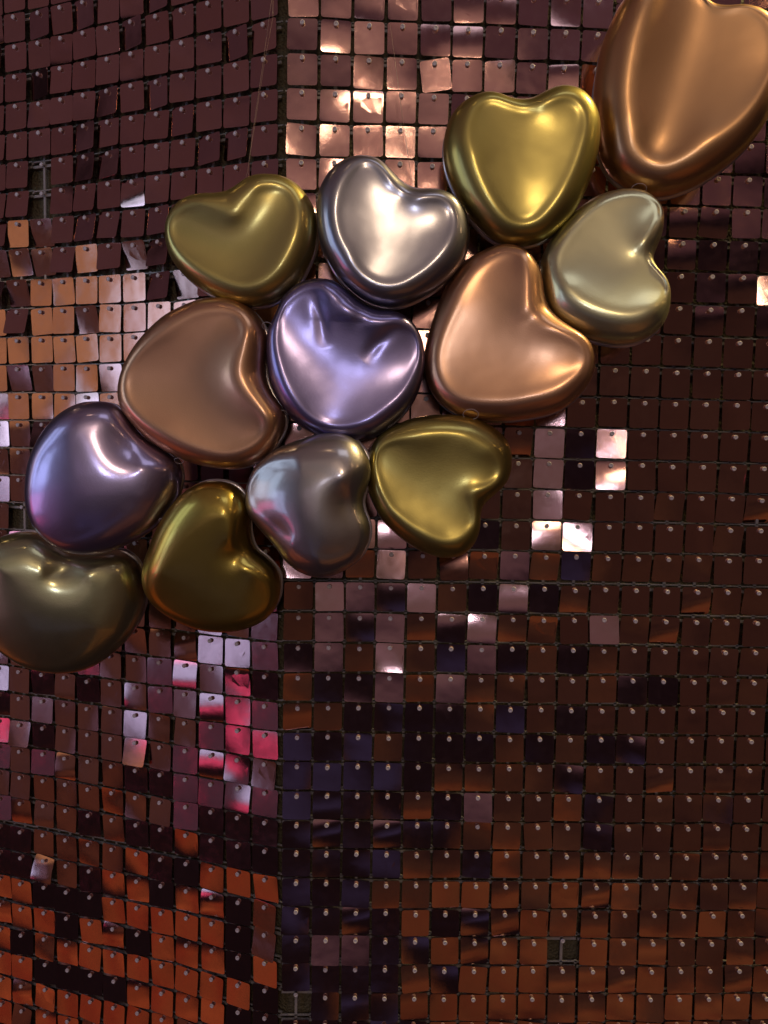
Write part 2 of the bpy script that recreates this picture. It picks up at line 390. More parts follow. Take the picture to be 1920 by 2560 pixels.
def sequin_mesh(i, rnd):
    w, top, bot, th = 0.0138, 0.0043, -0.0234, 0.00035
    fx = (-1, -0.82, 0, 0.82, 1)
    fl = 1.0 if i < 24 else 0.3
    k2, kx, kt, k3 = [rnd.gauss(0, s) * fl for s in (0.00036, 0.00022, 0.00024, 0.00018)]
    if i % 5 == 0: k2 *= 2.2
    V = []; F = []
    cy, hy = (top + bot) / 2, (top - bot) / 2
    for jy in fx:
        for jx in fx:
            x, y = jx, jy
            if abs(jx) == 1 and abs(jy) == 1: x, y = jx * 0.955, jy * 0.955
            d = k2 * y * y + kx * x * x + kt * x * y + k3 * (y ** 3)
            V.append((x * w, d, cy + y * hy))           # local frame: y points into the wall
    n = 5
    for j in range(4):
        for k in range(4):
            F.append((j * n + k, j * n + k + 1, (j + 1) * n + k + 1, (j + 1) * n + k))
    ring = [0, 1, 2, 3, 4, 9, 14, 19, 24, 23, 22, 21, 20, 15, 10, 5]
    first = len(V)
    for q in ring: V.append(V[q])
    base = len(V)
    for q in ring: V.append((V[q][0], V[q][1] + th, V[q][2]))
    for a in range(16):
        b = (a + 1) % 16
        F.append((first + b, first + a, base + a, base + b))
    F.append(tuple(base + a for a in range(16)))
    me = mesh_from('sequin', V, F, FILM)
    me.polygons.foreach_set('use_smooth', [True] * 16 + [False] * 17)
    return me
_r = random.Random(3)
SEQUINS = [sequin_mesh(i, _r) for i in range(36)]
def pin_mesh():
    prof = [(0.0008, 0.0002), (0.0008, -0.0012), (0.0021, -0.0012), (0.00225, -0.0018), (0.0021, -0.0026), (0.0015, -0.0028), (0.0011, -0.0022), (0.0, -0.0021)]
    n = 12; V = []; F = []
    for rad, y in prof[:-1]:
        for k in range(n):
            a = 2 * math.pi * k / n
            V.append((rad * math.cos(a), y, rad * math.sin(a)))
    for i in range(len(prof) - 2):
        for k in range(n):
            l = (k + 1) % n
            F.append((i * n + k, i * n + l, (i + 1) * n + l, (i + 1) * n + k))
    V.append((0, prof[-1][1], 0)); c = len(V) - 1; b = (len(prof) - 2) * n
    for k in range(n): F.append((b + k, b + (k + 1) % n, c))
    return mesh_from('pin', V, F, PLASTIC)
PIN = pin_mesh()

PANEL_LABEL = {
 (1, 0, -3): 'rose gold sequin panel with brightly lit tiles above the taupe silver heart',
 (1, 0, 7): 'sequin panel almost hidden behind the central purple heart and the copper heart beside it',
 (1, 0, 17): 'sequin panel of mixed violet, rust and black tiles just below the lowest silver heart',
 (1, 0, 27): 'sequin panel with navy and orange tiles and one fallen tile at the corner foot',
 (1, 10, -3): 'dark mauve sequin panel behind the big bronze heart at the upper corner',
 (1, 10, 7): 'dark brown sequin panel beside the pale gold heart with khaki plaster between tiles',
 (1, 10, 17): 'dark brown sequin panel with one shiny violet tile far below the pale gold heart',
 (1, 10, 27): 'rust brown sequin panel at the bottom edge, farthest from the wall corner',
 (0, 0, -3): 'mauve sequin panel on the receding wall above the olive gold heart',
 (0, 0, 7): 'copper glowing sequin panel on the receding wall behind the matt copper heart',
 (0, 0, 17): 'sequin panel with pink and lavender tiles below the dark gold heart on the receding wall',
 (0, 0, 27): 'bright orange and black sequin panel at the foot of the receding wall by the corner',
 (0, 10, -3): 'narrow strip of mauve sequins at the outer edge of the receding wall, topmost',
 (0, 10, 7): 'narrow strip of copper and lavender sequins at the outer edge, beside the dark purple heart',
 (0, 10, 17): 'narrow strip of sequins with one pink tile below the cut off moss gold heart',
 (0, 10, 27): 'narrow strip of rusty orange sequins at the bottom outer edge of the receding wall'}

def clamp_normal(n, base, deg):
    ang = n.angle(base)
    if ang <= R(deg): return n
    ax = base.cross(n).normalized()
    return Quaternion(ax, R(deg)) @ base

ROLL = {(1, 4, 1): -8.0, (1, 9, 14): 5.0, (1, 8, 16): 3.0, (0, 9, 28): 3.0, (0, 9, 14): 42.0, (0, 7, 31): 5.0, (0, 10, 2): 0.0, (1, 10, 18): -2.5}
def build_panel(side, cb, rb):
    rnd = random.Random(1000 * side + 10 * cb + rb + 5)
    nw = NR if side else NL
    cols = range(cb, cb + 10) if cb == 0 else (range(10, 18) if side else range(10, 13))
    rows = [r for r in range(rb, rb + 10) if (-3 <= r <= (33 if side else 35))]
    pts = {(c, r): pin_point(side, c, r, cb, rb) for c in cols for r in rows}
    mid = pts[(cols[len(cols) // 2], rows[len(rows) // 2])]
    root = empty('sequin_panel', mid, PANEL_LABEL[(side, cb, rb)], 'sequin panel', 'sequin panels hung on the corner wall')
    xaxis = Vector((0, 0, 1)).cross(nw * -1)            # along the wall; local y points into the wall
    xaxis = (nw * -1).cross(Vector((0, 0, 1)))
    frame = Matrix((xaxis, nw * -1, Vector((0, 0, 1)))).transposed()
    # clear plastic grid
    V = []; F = []
    def bar(p, q, wd):
        d = (q - p).normalized(); s = d.cross(nw).normalized() * wd
        a, b = nw * -0.0048, nw * -0.0064
        i = len(V)
        for e in (p - d * 0.001, q + d * 0.001):
            for t in (s + a, s + b, -s + b, -s + a): V.append(e + t - mid)
        for f in ((0, 1, 2, 3), (7, 6, 5, 4), (0, 4, 5, 1), (1, 5, 6, 2), (2, 6, 7, 3), (3, 7, 4, 0)): F.append(tuple(i + k for k in f))
    cl = list(cols)
    for c in cl:
        for r in rows:
            if r + 1 in rows: bar(pts[(c, r)], pts[(c, r + 1)], 0.0013)
            if c + 1 in cl: bar(pts[(c, r)], pts[(c + 1, r)], 0.0013)
    up_ = Vector((0, 0, 0.0053)); half = xaxis * 0.015
    for r in rows:
        for c in cl:
            p = pts[(c, r)] + up_
            q = (pts[(c + 1, r)] + up_) if c + 1 in cl else p + half * (2 if bool(side) else -2)
            bar((p + (pts[(c - 1, r)] + up_)) / 2 if c - 1 in cl else p - half * (1 if side else -1), (p + q) / 2, 0.0006)
            k = (p + q) / 2
            bar(k - Vector((0, 0, 0.0013)), k + Vector((0, 0, 0.0004)), 0.0012)
    for i in range(len(rows)):
        for e in (cl[0], cl[-1]):
            p = pts[(e, rows[i])]
            t = (xaxis if ((e == cl[-1]) == bool(side)) else -xaxis) * 0.0135
            bar(p, p + t, 0.0013)
    for c in cl:
        bar(pts[(c, rows[0])], pts[(c, rows[0])] + Vector((0, 0, 0.012)), 0.0013)
        bar(pts[(c, rows[-1])], pts[(c, rows[-1])] - Vector((0, 0, 0.016)), 0.0013)
    link('backing_grid', mesh_from('backing_grid', V, F, GRIDPLASTIC, smooth=False), root)
    for c in cl:
        for r in rows:
            p = pts[(c, r)] + nw * (0.0012 + rnd.uniform(-0.0005, 0.0005)) + Vector((0, 0, rnd.uniform(-5e-4, 5e-4)))
            fallen = ((c, r) in FALLEN_R) if side else ((c, r) in FALLEN_L)
            ctr = p + Vector((0, 0, -0.010))
            view = (CAM - ctr).normalized()
            base = Quaternion(xaxis, R(rnd.gauss(0.0, 1.3))) @ (Quaternion(Vector((0, 0, 1)), R(rnd.gauss(0.0, 2.0) if side else rnd.gauss(-2.0 if r < 5 else -6.0, 3.0))) @ nw)
            code = '.'
            if side:
                row = TILT_R.get(r, '')
                if c < len(row): code = row[c]
            else: code = TILT_L.get(r, {}).get(c, 'p' if r <= 8 else '.')
            n = base
            d0 = -view
            rf = d0 - nw * 2 * d0.dot(nw)
            nat_az, nat_el = math.degrees(math.atan2(-rf.x, -rf.y)), math.degrees(math.asin(rf.z))
            t = facing_point(code, side, nat_az, nat_el, rnd)
            if t is not None:
                n = ((t - ctr).normalized() + view).normalized()
            n = clamp_normal(n, nw, 17.0 if code == 'p' else 14.5)
            # orientation: local -y = n, local z as upright as possible
            ly = -n
            lx = ly.cross(Vector((0, 0, 1))).normalized(); lz = lx.cross(ly)
            roll = ROLL.get((side, c, r), rnd.gauss(0, 1.0 if side else 1.5 if r < 26 else 2.2) if rnd.random() > 0.06 else rnd.uniform(-5, 5))
            m = Matrix((lx, ly, lz)).transposed() @ Matrix.Rotation(R(roll), 3, 'Y')
            m4 = m.to_4x4(); m4.translation = p - mid
            if fallen:
                o = link('pin', PIN, root)
                m4.translation = p - mid - nw * 0.004
                o.matrix_basis = m4
                continue
            o = link('sequin', SEQUINS[rnd.randrange(24, 36) if (code in 'dku' and (not side or code == 'u' or rnd.random() < 0.4)) or (code in 'pc' and not (side and code == 'c') and rnd.random() < 0.8) or (code in '.b' and rnd.random() < 0.5) else rnd.randrange(24)], root)
            o.matrix_basis = m4
            link('pin', PIN, o)
for key in PANEL_LABEL: build_panel(*key)

# ------------------------------------------------------------------ heart balloons
def closed_curve(points, m):
    P = np.array(points, float); n = len(P)
    out = []
    for i in range(n):
        p0, p1, p2, p3 = P[(i - 1) % n], P[i], P[(i + 1) % n], P[(i + 2) % n]
        for t in np.linspace(0, 1, 12, endpoint=False):
            out.append(0.5 * ((2 * p1) + (p2 - p0) * t + (2 * p0 - 5 * p1 + 4 * p2 - p3) * t * t + (3 * p1 - p0 - 3 * p2 + p3) * t ** 3))
    return np.array(out)
def radius_by_angle(curve, ctr, th):
    d = curve - ctr
    a = np.arctan2(d[:, 1], d[:, 0]); r = np.hypot(d[:, 0], d[:, 1])
    o = np.argsort(a); a, r = a[o], r[o]
    a = np.concatenate([a - 2 * np.pi, a, a + 2 * np.pi]); r = np.concatenate([r, r, r])
    return np.interp(th, a, r)
def smooth_angle(v, k):
    for _ in range(k): v = 0.25 * np.roll(v, 1) + 0.5 * v + 0.25 * np.roll(v, -1)
    return v
MATS = {}
def shell(name, base, **kw):
    if name not in MATS: MATS[name] = shell_material(name, base, **kw)
    return MATS[name]
def heart(label, crop, outer, inner, material, off=0.046, yaw=0.0, pitch=0.0, H=0.0185, dish=0.005, edge=2.4, marks=(), loop=None, tongues=(), drop=0.0009):
    x0, y0, s = crop
    P = np.array([(x0 + s * a, y0 + s * b) for a, b in outer]); Q = np.array([(x0 + s * a, y0 + s * b) for a, b in inner])
    cpx = Q.mean(0) * 0.6 + P.mean(0) * 0.4
    n = Quaternion(Vector((0, 0, 1)), R(-yaw)) @ NR
    xw = hit(cpx[0], cpx[1], Vector((0, -off, 0)), NR)
    ctr = Vector((xw.x, xw.y, xw.z))
    if ctr.x < 0:
        p0 = Vector((ctr.x, -off + (-ctr.x) * math.tan(ANG) * 0.45, 0)); ctr = hit(cpx[0], cpx[1], p0, NR)
    e1 = Vector((0, 0, 1)).cross(n).normalized(); 
    n = Quaternion(e1, R(pitch)) @ n
    e2 = n.cross(e1)
    def plane2(pts):
        out = []
        for x, y in pts:
            h = hit(x, y, ctr, n) - ctr
            out.append((h.dot(e1), h.dot(e2)))
        return np.array(out)
    NT, NR1, NR2 = 220, 26, 40
    th = np.linspace(-np.pi, np.pi, NT, endpoint=False)
    ro = smooth_angle(radius_by_angle(plane2(closed_curve(P, 12)), np.zeros(2), th), 4)
    ri = smooth_angle(radius_by_angle(plane2(closed_curve(Q, 12)), np.zeros(2), th), 8)
    ri = np.minimum(ri, ro * 0.93)
    q = np.sin(np.linspace(0, 1, NR1, endpoint=False) * np.pi / 2)
    q = 1 - np.cos(np.linspace(0, 1, NR1, endpoint=False) * np.pi / 2)      # dense at the outline
    t = np.linspace(0, 1, NR2)[:-1]
    rad = np.concatenate([ro[:, None] - (ro - ri)[:, None] * q[None, :], ri[:, None] * (1 - t)[None, :]], 1)
    C_out = np.stack([ro * np.cos(th), ro * np.sin(th)], 1); C_in = np.stack([ri * np.cos(th), ri * np.sin(th)], 1)
    def dist(px, py, C):
        sh = px.shape; A = np.stack([px.ravel(), py.ravel()], 1)
        B = np.roll(C, -1, 0) - C; L = (B * B).sum(1)
        out = np.empty(len(A))
        for a in range(0, len(A), 4000):
            D = A[a:a + 4000, None, :] - C[None]
            k = np.clip((D * B[None]).sum(2) / L[None], 0, 1)
            out[a:a + 4000] = np.sqrt(((D - k[..., None] * B[None]) ** 2).sum(2)).min(1)
        return out.reshape(sh)
    def inside(px, py, rr): return np.hypot(px, py) < np.interp(np.arctan2(py, px), np.append(th, np.pi), np.append(rr, rr[0]))
    # face: a membrane dished between the ridge, solved on a grid
    G = 120; ext = np.abs(C_out).max() * 1.04
    gx = np.linspace(-ext, ext, G); GX, GY = np.meshgrid(gx, gx); hstep = gx[1] - gx[0]
    m_in = inside(GX, GY, ri); m_out = inside(GX, GY, ro)
    wr = smooth_angle(ro - ri, 40)
    h_in = H * (np.clip(0.66 + 0.34 * wr / np.median(wr), 0.78, 1.12) if dish > 0 else np.clip(0.45 + 0.55 * wr / np.median(wr), 0.55, 1.2))
    def ridge(px, py): return np.interp(np.arctan2(py, px), np.append(th, np.pi), np.append(h_in, h_in[0]))
    den = 0.80 if dish > 0 else 1.12
    u = np.zeros((G, G)); hb = ridge(GX, GY)
    for _ in range(2600):
        u = np.where(m_in, 0.25 * (np.roll(u, 1, 0) + np.roll(u, -1, 0) + np.roll(u, 1, 1) + np.roll(u, -1, 1) + hstep * hstep), 0)
    u /= u.max()
    for _ in range(1400):
        hb = np.where(m_in, 0.25 * (np.roll(hb, 1, 0) + np.roll(hb, -1, 0) + np.roll(hb, 1, 1) + np.roll(hb, -1, 1)), hb)
    do, di = dist(GX, GY, C_out), dist(GX, GY, C_in)
    def rim(do, di, px, py): 
        qq = do / (do + di + 1e-9)
        hh = ridge(px, py)
        up_ = hh * np.sqrt(np.maximum(0, 1 - np.clip(1 - qq / den, 0, 1) ** 2.05)) / math.sqrt(1 - max(0, 1 - 1 / den) ** 2.05)
        dn = np.clip((qq - 0.70) / 0.30, 0, 1)
        return up_ - drop * dn * dn * (3 - 2 * dn) * (0.6 + 0.4 * dn)
    dish = dish * 0.85 if dish > 0 else dish
    zg = np.where(m_in, hb - drop - dish * u, np.where(m_out, rim(do, di, GX, GY), 0))
    ks = [0.00085 * edge, 0.0035]
    def blur(f, sg):
        k = max(1, int(3 * sg / hstep)); w = np.exp(-0.5 * (np.arange(-k, k + 1) * hstep / sg) ** 2); w /= w.sum()
        for ax in (0, 1): f = sum(wi * np.roll(f, si, ax) for wi, si in zip(w, range(-k, k + 1)))
        return f
    zb = blur(zg, ks[0])
    X = rad * np.cos(th)[:, None]; Y = rad * np.sin(th)[:, None]
    def sample(f, x, y):
        a = np.clip((x + ext) / hstep, 0, G - 1.001); b = np.clip((y + ext) / hstep, 0, G - 1.001)
        i0 = a.astype(int); j0 = b.astype(int)
        def cub(p0, p1, p2, p3, t): return 0.5 * ((2 * p1) + (p2 - p0) * t + (2 * p0 - 5 * p1 + 4 * p2 - p3) * t * t + (3 * p1 - p0 - 3 * p2 + p3) * t ** 3)
        fx, fy = a - i0, b - j0
        g = lambda dj, di_: f[np.clip(j0 + dj, 0, G - 1), np.clip(i0 + di_, 0, G - 1)]
        return cub(*[cub(g(dj, -1), g(dj, 0), g(dj, 1), g(dj, 2), fx) for dj in (-1, 0, 1, 2)], fy)
    dov, div = dist(X, Y, C_out), dist(X, Y, C_in)
    ze = np.where(inside(X, Y, ri), sample(hb, X, Y) - drop - dish * np.clip(sample(u, X, Y), 0, 1), rim(dov, div, X, Y))
    ze[:, 0] = 0
    bl = np.clip((dov - 0.004) / 0.006, 0, 1); bl = bl * bl * (3 - 2 * bl)
    z = ze * (1 - bl) + sample(zb, X, Y) * bl
    for tongue, wpx, amp, ya, yb in tongues:
        M = plane2([(x0 + s * a, y0 + s * b) for a, b in tongue]); wd = wpx * s * 0.00036
        M = plane2([(x0 + s * a, y0 + s * b) for a, b in closed_curve(tongue, 12)])
        dd = dist(X, Y, M)
        ins = np.zeros(X.shape, bool)
        for a, b in zip(M, np.roll(M, -1, 0)):
            cr = ((a[1] > Y) != (b[1] > Y)) & (X < (b[0] - a[0]) * (Y - a[1]) / (b[1] - a[1] + 1e-15) + a[0])
            ins ^= cr
        sd = np.clip(0.5 + 0.5 * np.where(ins, dd, -dd) / wd, 0, 1); sd = sd * sd * (3 - 2 * sd)
        (_, va), (_, vb) = plane2([(x0 + s * 800, y0 + s * ya), (x0 + s * 800, y0 + s * yb)])
        fall = np.clip((Y - vb) / (va - vb), 0, 1); fall = fall * fall * (3 - 2 * fall)
        z = z + amp * sd * fall * np.clip(z / (0.6 * H), 0, 1)
    for pts, wpx, amp, taper in marks:
        M = plane2([(x0 + s * a, y0 + s * b) for a, b in pts]); wd = wpx * s * 0.00036
        best = np.full(X.shape, 1e9); along = np.zeros(X.shape); nseg = len(M) - 1
        for si, (a, b) in enumerate(zip(M[:-1], M[1:])):
            ab = b - a; L = ab.dot(ab) + 1e-12
            k = np.clip(((X - a[0]) * ab[0] + (Y - a[1]) * ab[1]) / L, 0, 1)
            dk = np.hypot(X - a[0] - k * ab[0], Y - a[1] - k * ab[1])
            along = np.where(dk < best, (si + k) / nseg, along); best = np.minimum(best, dk)
        tp = np.sin(np.pi * np.clip(0.12 + 0.88 * along, 0, 1)) if taper else 1.0
        z = z + amp * tp * np.exp(-(best / wd) ** 2) * np.clip(z / (0.6 * H), 0, 1)
    zc = z[:, -1].mean()
    V = []; F = []
    cols = z.shape[1]
    for i in range(NT):
        for j in range(cols): V.append((X[i, j], Y[i, j], z[i, j]))
    for i in range(NT):
        k = (i + 1) % NT
        for j in range(cols - 1): F.append((i * cols + j, k * cols + j, k * cols + j + 1, i * cols + j + 1))
    V.append((0, 0, zc)); c = len(V) - 1
    for i in range(NT): F.append((i * cols + cols - 1, ((i + 1) % NT) * cols + cols - 1, c))
    nb = 10; b0 = len(V); HB = 0.030                        # back of the shell
    sb = np.linspace(0, 1, nb + 1)[1:]
    for i in range(NT):
        for u in sb[:-1]:
            a = u * np.pi / 2
            rr = ri[i] * 0.3 + (ro[i] - ri[i] * 0.3) * math.cos(a)
            V.append((rr * math.cos(th[i]), rr * math.sin(th[i]), -HB * math.sin(a)))
    mcol = nb - 1
    for i in range(NT):
        k = (i + 1) % NT
        F.append((k * cols, i * cols, b0 + i * mcol, b0 + k * mcol))
        for j in range(mcol - 1): F.append((b0 + k * mcol + j, b0 + i * mcol + j, b0 + i * mcol + j + 1, b0 + k * mcol + j + 1))
    F.append(tuple(b0 + i * mcol + mcol - 1 for i in range(NT))[::-1])
    root = empty('heart_balloon', ctr, label, 'balloon', 'metallic heart balloons joined in a cluster')
    fr = Matrix((e1, e2, n)).transposed().to_4x4(); fr.translation = ctr
    root.matrix_basis = fr
    link('shell', mesh_from('shell', V, F, material), root)
    # seam flange round the back
    V2 = []; F2 = []; zf = -0.013
    for i in range(NT):
        cth, sth = math.cos(th[i]), math.sin(th[i]); k0 = ro[i] * 0.93; k1 = ro[i] + 0.0006
        for rr, zz in ((k0, zf + 0.0004), (k1, zf + 0.0003), (k1, zf - 0.0003), (k0, zf - 0.0004)): V2.append((rr * cth, rr * sth, zz))
    for i in range(NT):
        k = (i + 1) % NT
        for j in range(4):
            l = (j + 1) % 4
            F2.append((i * 4 + j, k * 4 + j, k * 4 + l, i * 4 + l))
    link('seam_flange', mesh_from('seam_flange', V2, F2, SEAM), root)
    inv = fr.inverted()
    for lx, ly, lr, dz in (loop or ()):
        h = inv @ hit(lx, ly, ctr + n * dz, n)
        pts = [(h.x + lr * math.cos(a), h.y + lr * 0.62 * math.sin(a), h.z + 0.003 * math.sin(a)) for a in np.linspace(0, 2 * math.pi, 28, endpoint=False)]
        v, f_ = tube(pts, 0.00022, 5, True)
        link('tie_loop', mesh_from('tie_loop', v, f_, PLASTIC), root)

BRONZE = shell('bronze_shell', (0.74, 0.44, 0.20), r0=0.22, r1=0.42)
COPPER = shell('copper_shell', (0.74, 0.44, 0.25), r0=0.2, r1=0.46, mix=0.62)
GOLD = shell('gold_shell', (0.50, 0.43, 0.13))
PALE = shell('pale_gold_shell', (0.80, 0.79, 0.45))
SMOKE = shell('smoky_silver_shell', (0.56, 0.53, 0.50), r0=0.15, r1=0.38)
SILVER = shell('taupe_silver_shell', (0.43, 0.43, 0.45), r0=0.17, mix=0.5)
OLIVE = shell('olive_gold_shell', (0.58, 0.50, 0.17), r0=0.19, r1=0.46, mix=0.62)
PURPLE = shell('purple_shell', (0.32, 0.29, 0.50), r0=0.17, r1=0.42, mix=0.6)
PLUM = shell('plum_shell', (0.46, 0.40, 0.58), r0=0.15, r1=0.38)
DARKGOLD = shell('dark_gold_shell', (0.58, 0.45, 0.10), r0=0.15, r1=0.38)
MOSS = shell('moss_gold_shell', (0.52, 0.52, 0.29), r0=0.14, r1=0.38)

heart('largest bronze heart balloon at the upper corner, cut off by the picture edge', (1460, 0, .2773),
 [(450,-80),(370,0),(300,90),(215,270),(150,450),(110,650),(85,850),(90,1050),(110,1250),(150,1430),(230,1580),(370,1690),(520,1750),(650,1775),(800,1755),(1000,1680),(1200,1560),(1400,1400),(1560,1220),(1670,1030),(1740,800),(1785,560),(1780,350),(1720,220),(1640,150),(1540,105),(1400,78),(1280,82),(1150,55),(1060,0),(960,-70),(800,-135),(600,-145)],
 [(850,-30),(720,30),(600,200),(520,420),(470,700),(450,950),(480,1150),(540,1340),(600,1440),(700,1450),(850,1380),(1000,1290),(1250,1140),(1450,930),(1580,700),(1610,520),(1580,350),(1480,230),(1380,190),(1250,200),(1120,180),(1050,100),(960,0)],
 BRONZE, off=0.05, yaw=13, pitch=4.5, H=0.023, dish=0.004, marks=[([(1020,150),(820,760),(650,1330)], 300, -0.0035, 0)], loop=[(1597, 473, 0.0065, 0.012)])
heart('deep gold heart balloon, upright with its point down, touching the big bronze heart', (1100, 200, .2532),
 [(430,140),(300,185),(180,270),(90,400),(40,580),(35,750),(70,920),(140,1090),(230,1260),(370,1440),(500,1560),(640,1625),(780,1640),(930,1620),(1070,1560),(1200,1450),(1330,1300),(1430,1110),(1520,870),(1570,640),(1580,450),(1540,290),(1460,170),(1350,95),(1210,70),(1100,95),(990,150),(900,195),(790,207),(690,195),(600,160),(520,138)],
 [(480,300),(390,370),(350,500),(345,620),(390,800),(430,950),(510,1130),(600,1280),(700,1390),(800,1425),(900,1390),(1020,1260),(1130,1090),(1220,900),(1290,700),(1330,540),(1330,420),(1270,330),(1150,310),(980,360),(800,390),(640,340)],
 GOLD, off=0.05, yaw=4.5, pitch=3, dish=0.0014)
heart('pale gold heart balloon lying on its side below the big bronze heart', (1340, 460, .2170),
 [(1080,85),(900,100),(700,160),(520,270),(350,420),(220,570),(110,750),(50,900),(60,1050),(90,1270),(150,1450),(270,1590),(450,1700),(650,1780),(850,1825),(1000,1838),(1150,1820),(1300,1760),(1430,1660),(1510,1520),(1535,1370),(1520,1220),(1460,1100),(1380,1020),(1345,930),(1350,840),(1390,730),(1440,600),(1455,470),(1440,350),(1390,240),(1300,150),(1200,105)],
 [(1100,275),(900,310),(700,410),(520,560),(390,720),(300,870),(275,1000),(320,1130),(430,1260),(580,1360),(750,1430),(900,1470),(1050,1480),(1200,1450),(1350,1370),(1440,1280),(1420,1180),(1320,1060),(1200,950),(1140,800),(1170,670),(1280,550),(1340,450),(1320,350),(1230,290)],
 PALE, off=0.048, yaw=8, pitch=-6, dish=0.0025, edge=4)
heart('taupe silver heart balloon at the top centre between the olive and deep gold hearts', (780, 380, .2532),
 [(470,52),(340,80),(220,150),(130,260),(65,400),(45,560),(55,750),(95,930),(170,1090),(290,1270),(430,1400),(560,1480),(680,1520),(800,1530),(950,1500),(1100,1430),(1250,1340),(1400,1210),(1510,1050),(1555,880),(1545,720),(1510,590),(1430,470),(1330,410),(1210,378),(1080,378),(980,355),(890,305),(800,220),(720,135),(620,75)],
 [(510,200),(420,290),(340,430),(300,580),(300,720),(340,880),(420,1030),(480,1150),(560,1240),(680,1300),(820,1300),(950,1240),(1100,1130),(1220,1000),(1300,860),(1335,720),(1300,610),(1210,560),(1060,560),(900,520),(780,420),(680,300),(590,210)],
 SILVER, off=0.05, yaw=0.5, pitch=1, dish=0.002)
heart('olive gold heart balloon with dimpled lobes, topmost over the receding wall', (400, 420, .2532),
 [(1080,80),(960,85),(850,125),(760,190),(670,240),(560,265),(430,270),(300,300),(180,370),(95,480),(62,620),(75,780),(130,920),(230,1050),(360,1160),(500,1250),(640,1310),(800,1355),(950,1360),(1100,1330),(1240,1240),(1370,1120),(1460,960),(1530,780),(1550,600),(1535,440),(1480,320),(1400,210),(1300,130),(1190,90)],
 [(1130,290),(1000,330),(900,420),(830,520),(740,560),(630,510),(480,480),(330,500),(220,560),(180,640),(210,740),(300,860),(430,970),(570,1050),(700,1110),(850,1150),(960,1130),(1080,1060),(1180,930),(1260,770),(1310,600),(1320,460),(1290,350),(1220,300)],
 OLIVE, off=0.046, yaw=3, dish=0.004)
heart('matt copper heart balloon lying on its side under the olive gold heart', (280, 720, .2773),
 [(950,90),(800,105),(650,165),(500,240),(370,350),(260,470),(160,620),(90,790),(65,940),(85,1070),(160,1190),(280,1320),(420,1430),(560,1510),(700,1570),(850,1610),(1000,1630),(1120,1630),(1250,1600),(1380,1530),(1480,1420),(1550,1280),(1565,1160),(1540,1080),(1470,990),(1410,880),(1380,770),(1385,640),(1395,500),(1390,400),(1350,300),(1270,200),(1180,140),(1080,100)],
 [(950,285),(800,320),(640,410),(480,520),(340,640),(240,780),(215,900),(260,1030),(380,1150),(550,1250),(720,1340),(880,1400),(1050,1440),(1200,1410),(1320,1340),(1380,1270),(1370,1180),(1290,1080),(1200,990),(1130,880),(1110,760),(1140,620),(1190,500),(1190,390),(1150,310),(1060,285)],
 COPPER, off=0.048, yaw=4, dish=0.005, loop=[(668, 815, 0.0045, 0.012), (447, 1152, 0.004, 0.002)])
heart('bluish purple heart balloon in the middle of the cluster with two deep creases', (650, 680, .2592),
 [(580,72),(430,95),(310,160),(210,270),(150,420),(80,560),(62,720),(70,900),(110,1080),(190,1260),(270,1370),(380,1470),(500,1540),(640,1590),(790,1620),(950,1620),(1100,1590),(1270,1480),(1430,1330),(1530,1150),(1580,950),(1590,800),(1560,650),(1500,530),(1400,430),(1280,380),(1130,370),(1000,310),(880,220),(790,140),(690,85)],
 [(510,230),(390,270),(280,370),(220,520),(210,700),(250,880),(310,1050),(380,1180),(470,1310),(580,1410),(720,1455),(870,1440),(1020,1390),(1170,1290),(1310,1170),(1420,1020),(1490,850),(1490,700),(1440,610),(1330,570),(1180,590),(1030,560),(860,500),(740,400),(620,280)],
 PURPLE, off=0.042, dish=0.0035, marks=[([(545,290),(600,460),(640,760)], 62, -0.0013, 1), ([(1270,600),(1120,720),(990,880)], 62, -0.0012, 1), ([(850,330),(840,520)], 260, 0.0009, 1)], loop=[(706, 1033, 0.004, 0.004)])
heart('copper heart balloon with a glowing lobe, between the purple and pale gold hearts', (1040, 590, .2773),
 [(840,80),(720,95),(590,150),(460,220),(360,330),(270,460),(200,620),(140,800),(95,960),(75,1100),(90,1270),(150,1420),(240,1530),(370,1610),(520,1650),(680,1665),(850,1665),(1050,1640),(1220,1600),(1380,1520),(1500,1410),(1590,1270),(1615,1130),(1590,1000),(1510,900),(1400,830),(1290,750),(1200,650),(1160,550),(1145,420),(1120,310),(1060,210),(980,130)],
 [(840,250),(720,280),(600,380),(500,510),(420,680),(340,840),(280,980),(250,1120),(260,1250),(330,1370),(450,1430),(620,1450),(820,1445),(1020,1410),(1200,1370),(1350,1280),(1470,1190),(1505,1110),(1460,1040),(1340,980),(1170,900),(1000,810),(910,680),(920,530),(945,410),(970,330),(930,270)],
 COPPER, off=0.046, yaw=10, pitch=-2, dish=0.002, edge=4, loop=[(1177, 1036, 0.0068, 0.012), (1156, 652, 0.004, 0.004)])
heart('gold heart balloon with its notch facing the dark panels, lowest one near the corner', (900, 1010, .2411),
 [(880,112),(700,120),(520,155),(370,220),(220,310),(130,420),(95,560),(80,730),(90,900),(140,1030),(220,1180),(340,1310),(480,1430),(620,1520),(780,1580),(920,1595),(1050,1570),(1160,1480),(1220,1370),(1245,1250),(1250,1140),(1280,1050),(1370,960),(1470,870),(1540,770),(1570,620),(1560,470),(1500,350),(1390,250),(1260,175),(1080,125)],
 [(880,405),(700,410),(500,430),(330,440),(230,480),(195,600),(215,750),(270,900),(350,1040),(460,1140),(570,1220),(700,1290),(830,1345),(940,1350),(1050,1300),(1130,1230),(1130,1150),(1090,1040),(1080,930),(1170,850),(1310,810),(1375,740),(1360,660),(1280,570),(1160,500),(1030,430)],
 GOLD, off=0.046, yaw=1, pitch=-3, dish=0.003)
